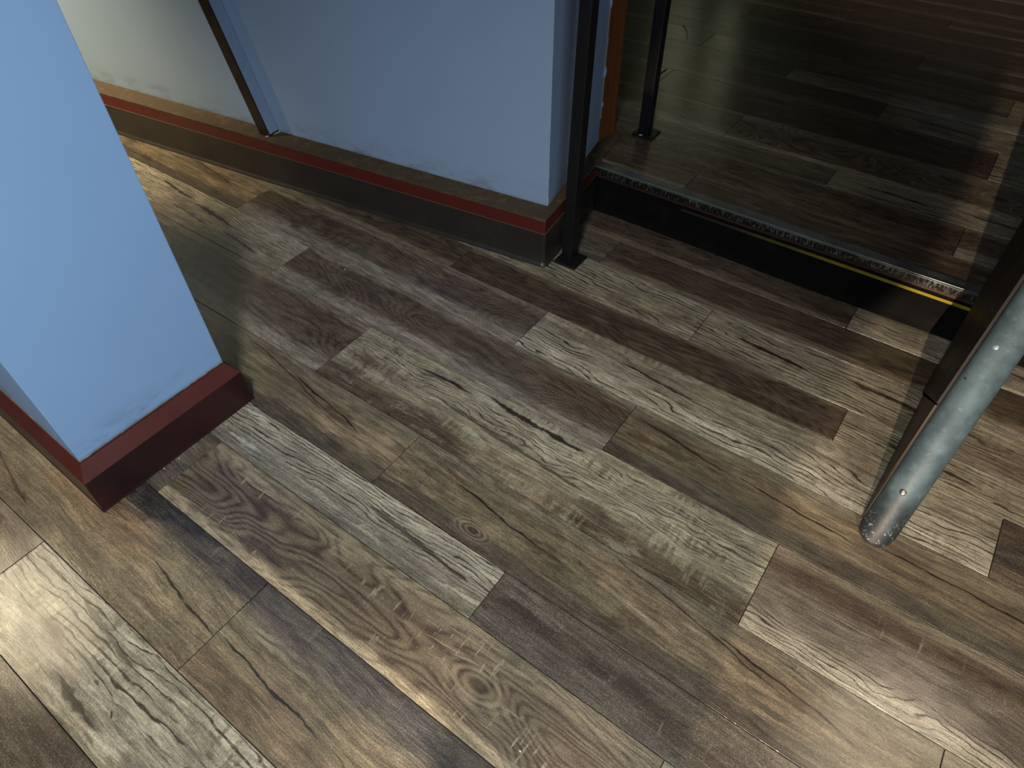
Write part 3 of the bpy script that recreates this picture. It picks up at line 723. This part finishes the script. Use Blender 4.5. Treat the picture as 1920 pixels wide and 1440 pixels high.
# rivet and dents on the pipe, facing the camera
camp = Vector((1.19384, -1.287025, 1.30995))
def on_pipe(px, py):
    d = (RX * ((px - 960) / FPX) + RY * ((py - 720) / FPX) + RZ).normalized()
    o = camp - F0
    dp = d - Dn * d.dot(Dn); op = o - Dn * o.dot(Dn)
    A_, B_, C_ = dp.dot(dp), 2 * dp.dot(op), op.dot(op) - R_ ** 2
    disc = B_ * B_ - 4 * A_ * C_
    tt = (-B_ - math.sqrt(max(disc, 0))) / (2 * A_)
    p = camp + d * tt; a = p - F0; n = (a - Dn * a.dot(Dn)).normalized()
    return p, n
for (px, py, rr, nm, mt) in ((1693, 923, 0.0075, 'rivet', plain('steel_rivet', '8c8a88', 0.25, 0.9)), (1867, 651, 0.006, 'rivet', plain('painted_rivet', '84969c', 0.4, 0.4))):
    p, n = on_pipe(px, py); bm = bmesh.new()
    mt4 = Matrix.Translation(p - n * 0.001) @ n.to_track_quat('Z', 'Y').to_matrix().to_4x4() @ Matrix.Diagonal((rr, rr, rr * .45, 1))
    bmesh.ops.create_uvsphere(bm, u_segments=14, v_segments=8, radius=1, matrix=mt4)
    from_bm(nm, bm, mt, rail, smooth=True)
def nick(x0, y0, x1, y1, wd):
    p, n = on_pipe(x0, y0); p2_, n2 = on_pipe(x1, y1); d = (p2_ - p); L = d.length; d.normalize(); sd = n.cross(d)
    bm = bmesh.new()
    a = [p + n * .0002, (p + p2_) / 2 + sd * wd + n * .0009, p2_ + n2 * .0002, (p + p2_) / 2 - sd * wd + n * .0009]
    tp = [bm.verts.new(v_) for v_ in a]; bt = [bm.verts.new(v_ - n * .0012) for v_ in a]
    bm.faces.new(tp); bm.faces.new(bt[::-1])
    for i in range(4): bm.faces.new((tp[i], tp[(i + 1) % 4], bt[(i + 1) % 4], bt[i]))
    from_bm('scratch', bm, plain('dark_scratch', '16140f', 0.7), rail)
nick(1745, 791, 1758, 808, 0.0016); nick(1808, 706, 1812, 713, 0.0018)

# ------------------------------------------------------------------ small litter on the floor
cmats = plain('white_crumb', 'd6d2c4', 0.6)
def fl(px, py, z=0.0):
    d = RX * ((px - 960) / FPX) + RY * ((py - 720) / FPX) + RZ
    tt = (z - camp.z) / d.z; return camp + d * tt
def crumb(px, py, r, z, label, st=(1, 1, .6)):
    P = fl(px + 2, py + (5 if 'skirting' in label and 'below' not in label else 0), z); bm = bmesh.new()
    bmesh.ops.create_icosphere(bm, subdivisions=1, radius=r)
    for v in bm.verts: v.co = Vector((v.co.x * st[0], v.co.y * st[1], v.co.z * st[2])) * random.uniform(.75, 1.15)
    bm2z = min(v.co.z for v in bm.verts)
    for v in bm.verts: v.co += Vector((P.x, P.y, z + 0.0002 - bm2z))
    o = from_bm('crumb', bm, cmats, None, (P.x, P.y, z)); tag(o, label, 'crumb'); return o
crumb(973, 1409, 0.0028, 0, 'white crumb on the knotted brown plank near the front', (1.2, .7, .8))
crumb(645, 506, 0.0024, 0, 'white crumb on a dark brown plank end below the skirting')
crumb(509, 551, 0.0014, 0, 'tiny white crumb beside the blue column on brown wood')
crumb(422, 791, 0.0022, 0, 'white crumb at the right end of the column skirting', (1.3, .7, .6))
crumb(334, 855, 0.0020, 0, 'white crumb against the middle of the column skirting')
crumb(306, 874, 0.0018, 0, 'white crumb left of the middle of the column skirting')
crumb(91, 869, 0.0017, 0, 'pale crumb at the left side of the column skirting')
# curled pale fibre on the raised floor
def fibre(pts, z, r, label, mat):
    cu = bpy.data.curves.new('fibre', 'CURVE'); cu.dimensions = '3D'; cu.bevel_depth = r; cu.bevel_resolution = 1
    sp = cu.splines.new('NURBS'); sp.points.add(len(pts) - 1); sp.use_endpoint_u = True; sp.order_u = 3
    B = fl(pts[0][0], pts[0][1], z)
    for k, p in enumerate(pts):
        q_ = fl(p[0], p[1], z); sp.points[k].co = (q_.x - B.x, q_.y - B.y, r + 0.0004, 1)
    o = bpy.data.objects.new('fibre', cu); COL.objects.link(o); o.location = (B.x, B.y, z)
    dg = bpy.context.evaluated_depsgraph_get(); me = bpy.data.meshes.new_from_object(o.evaluated_get(dg)); lo = o.location.copy()
    bpy.data.objects.remove(o); o = bpy.data.objects.new('fibre', me); COL.objects.link(o); o.location = lo
    me.materials.clear(); me.materials.append(mat); tag(o, label, 'fibre')
pale_f = plain('pale_fibre', 'e0dab8', .5); dark_f = plain('dark_fibre', '15110d', .6)
fibre([(1280, 47), (1286, 54), (1289, 63), (1288, 75)], H, 0.0016, 'curled pale fibre lying on the dark raised floor', pale_f)
fibre([(1238, 138), (1244, 134), (1250, 130)], H, 0.0014, 'short dark bristle right of the post on the raised floor', dark_f)
fibre([(208, 1347), (209, 1341), (210, 1334)], 0, 0.0008, 'short black bristle on the pale plank at the front left', dark_f)

# ------------------------------------------------------------------ rest of the room (mostly out of view)
M_wallp = plain('room_wall_paint', '3c3a38', 0.7, var=.05)
M_ceil = plain('ceiling_paint', '5a5c5e', 0.9, var=.05)
for nm, (x0, x1, y0, y1, z0, z1), lb in (
        ('wall_back', (-3.3, 3.2, 4.6, 4.7, 0.0, 2.6), 'plain wall at the back of the raised room'),):
    bm = bmesh.new(); boxb(bm, x0, x1, y0, y1, z0, z1); tag(from_bm(nm, bm, M_wallp), lb, kind='structure')
bm = bmesh.new(); boxb(bm, -3.3, 3.2, -5.3, 4.7, 2.62, 2.7); tag(from_bm('ceiling', bm, M_ceil), 'dark ceiling over the room', kind='structure')
# added unseen slab behind the camera, casting the straight shadow edge over the step
bm = bmesh.new(); boxb(bm, 0.2, 1.472, -3.85, -2.92, 0.66, 0.70); cn_ = from_bm('shadow_blocker', bm, M_ceil)
tag(cn_, 'plain grey slab added behind the viewer to cast the shadow edge', 'shadow_blocker')
for (lx, ly) in ((0.26, -3.78), (0.26, -3.0), (1.40, -3.78), (1.40, -3.0)):
    bm = bmesh.new(); boxb(bm, lx - .02, lx + .02, ly - .02, ly + .02, 0.0, 0.66); o_ = from_bm('blocker_leg', bm, M_ceil, None, (0.2, -3.4, 0)); o_.parent = cn_; o_.matrix_parent_inverse = cn_.matrix_world.inverted(); o_.location = (0.2, -3.4, 0)

# unseen greenish glowing panes added at the back to streak the raised floor
t = NT('streak_glow'); t.b.inputs['Emission Color'].default_value = (0.85, 0.88, 0.52, 1); t.b.inputs['Emission Strength'].default_value = 0.8
M_streak = t.out((0.02, 0.02, 0.02, 1), 0.3)
k = 0
wroot = empty('streak_panes_1', (-1.1, 4.58, 0.9), 'tall glowing panes added at the back to streak the raised floor', kind='structure')
for (x0, x1) in ((-0.98, -0.80), (-1.46, -1.16)):
    bm = bmesh.new(); boxb(bm, x0, x1, 4.585, 4.598, 1.0, 2.3); from_bm('streak_pane', bm, M_streak, wroot)

for o in list(bpy.data.objects):
    if '_org' in o: del o['_org']
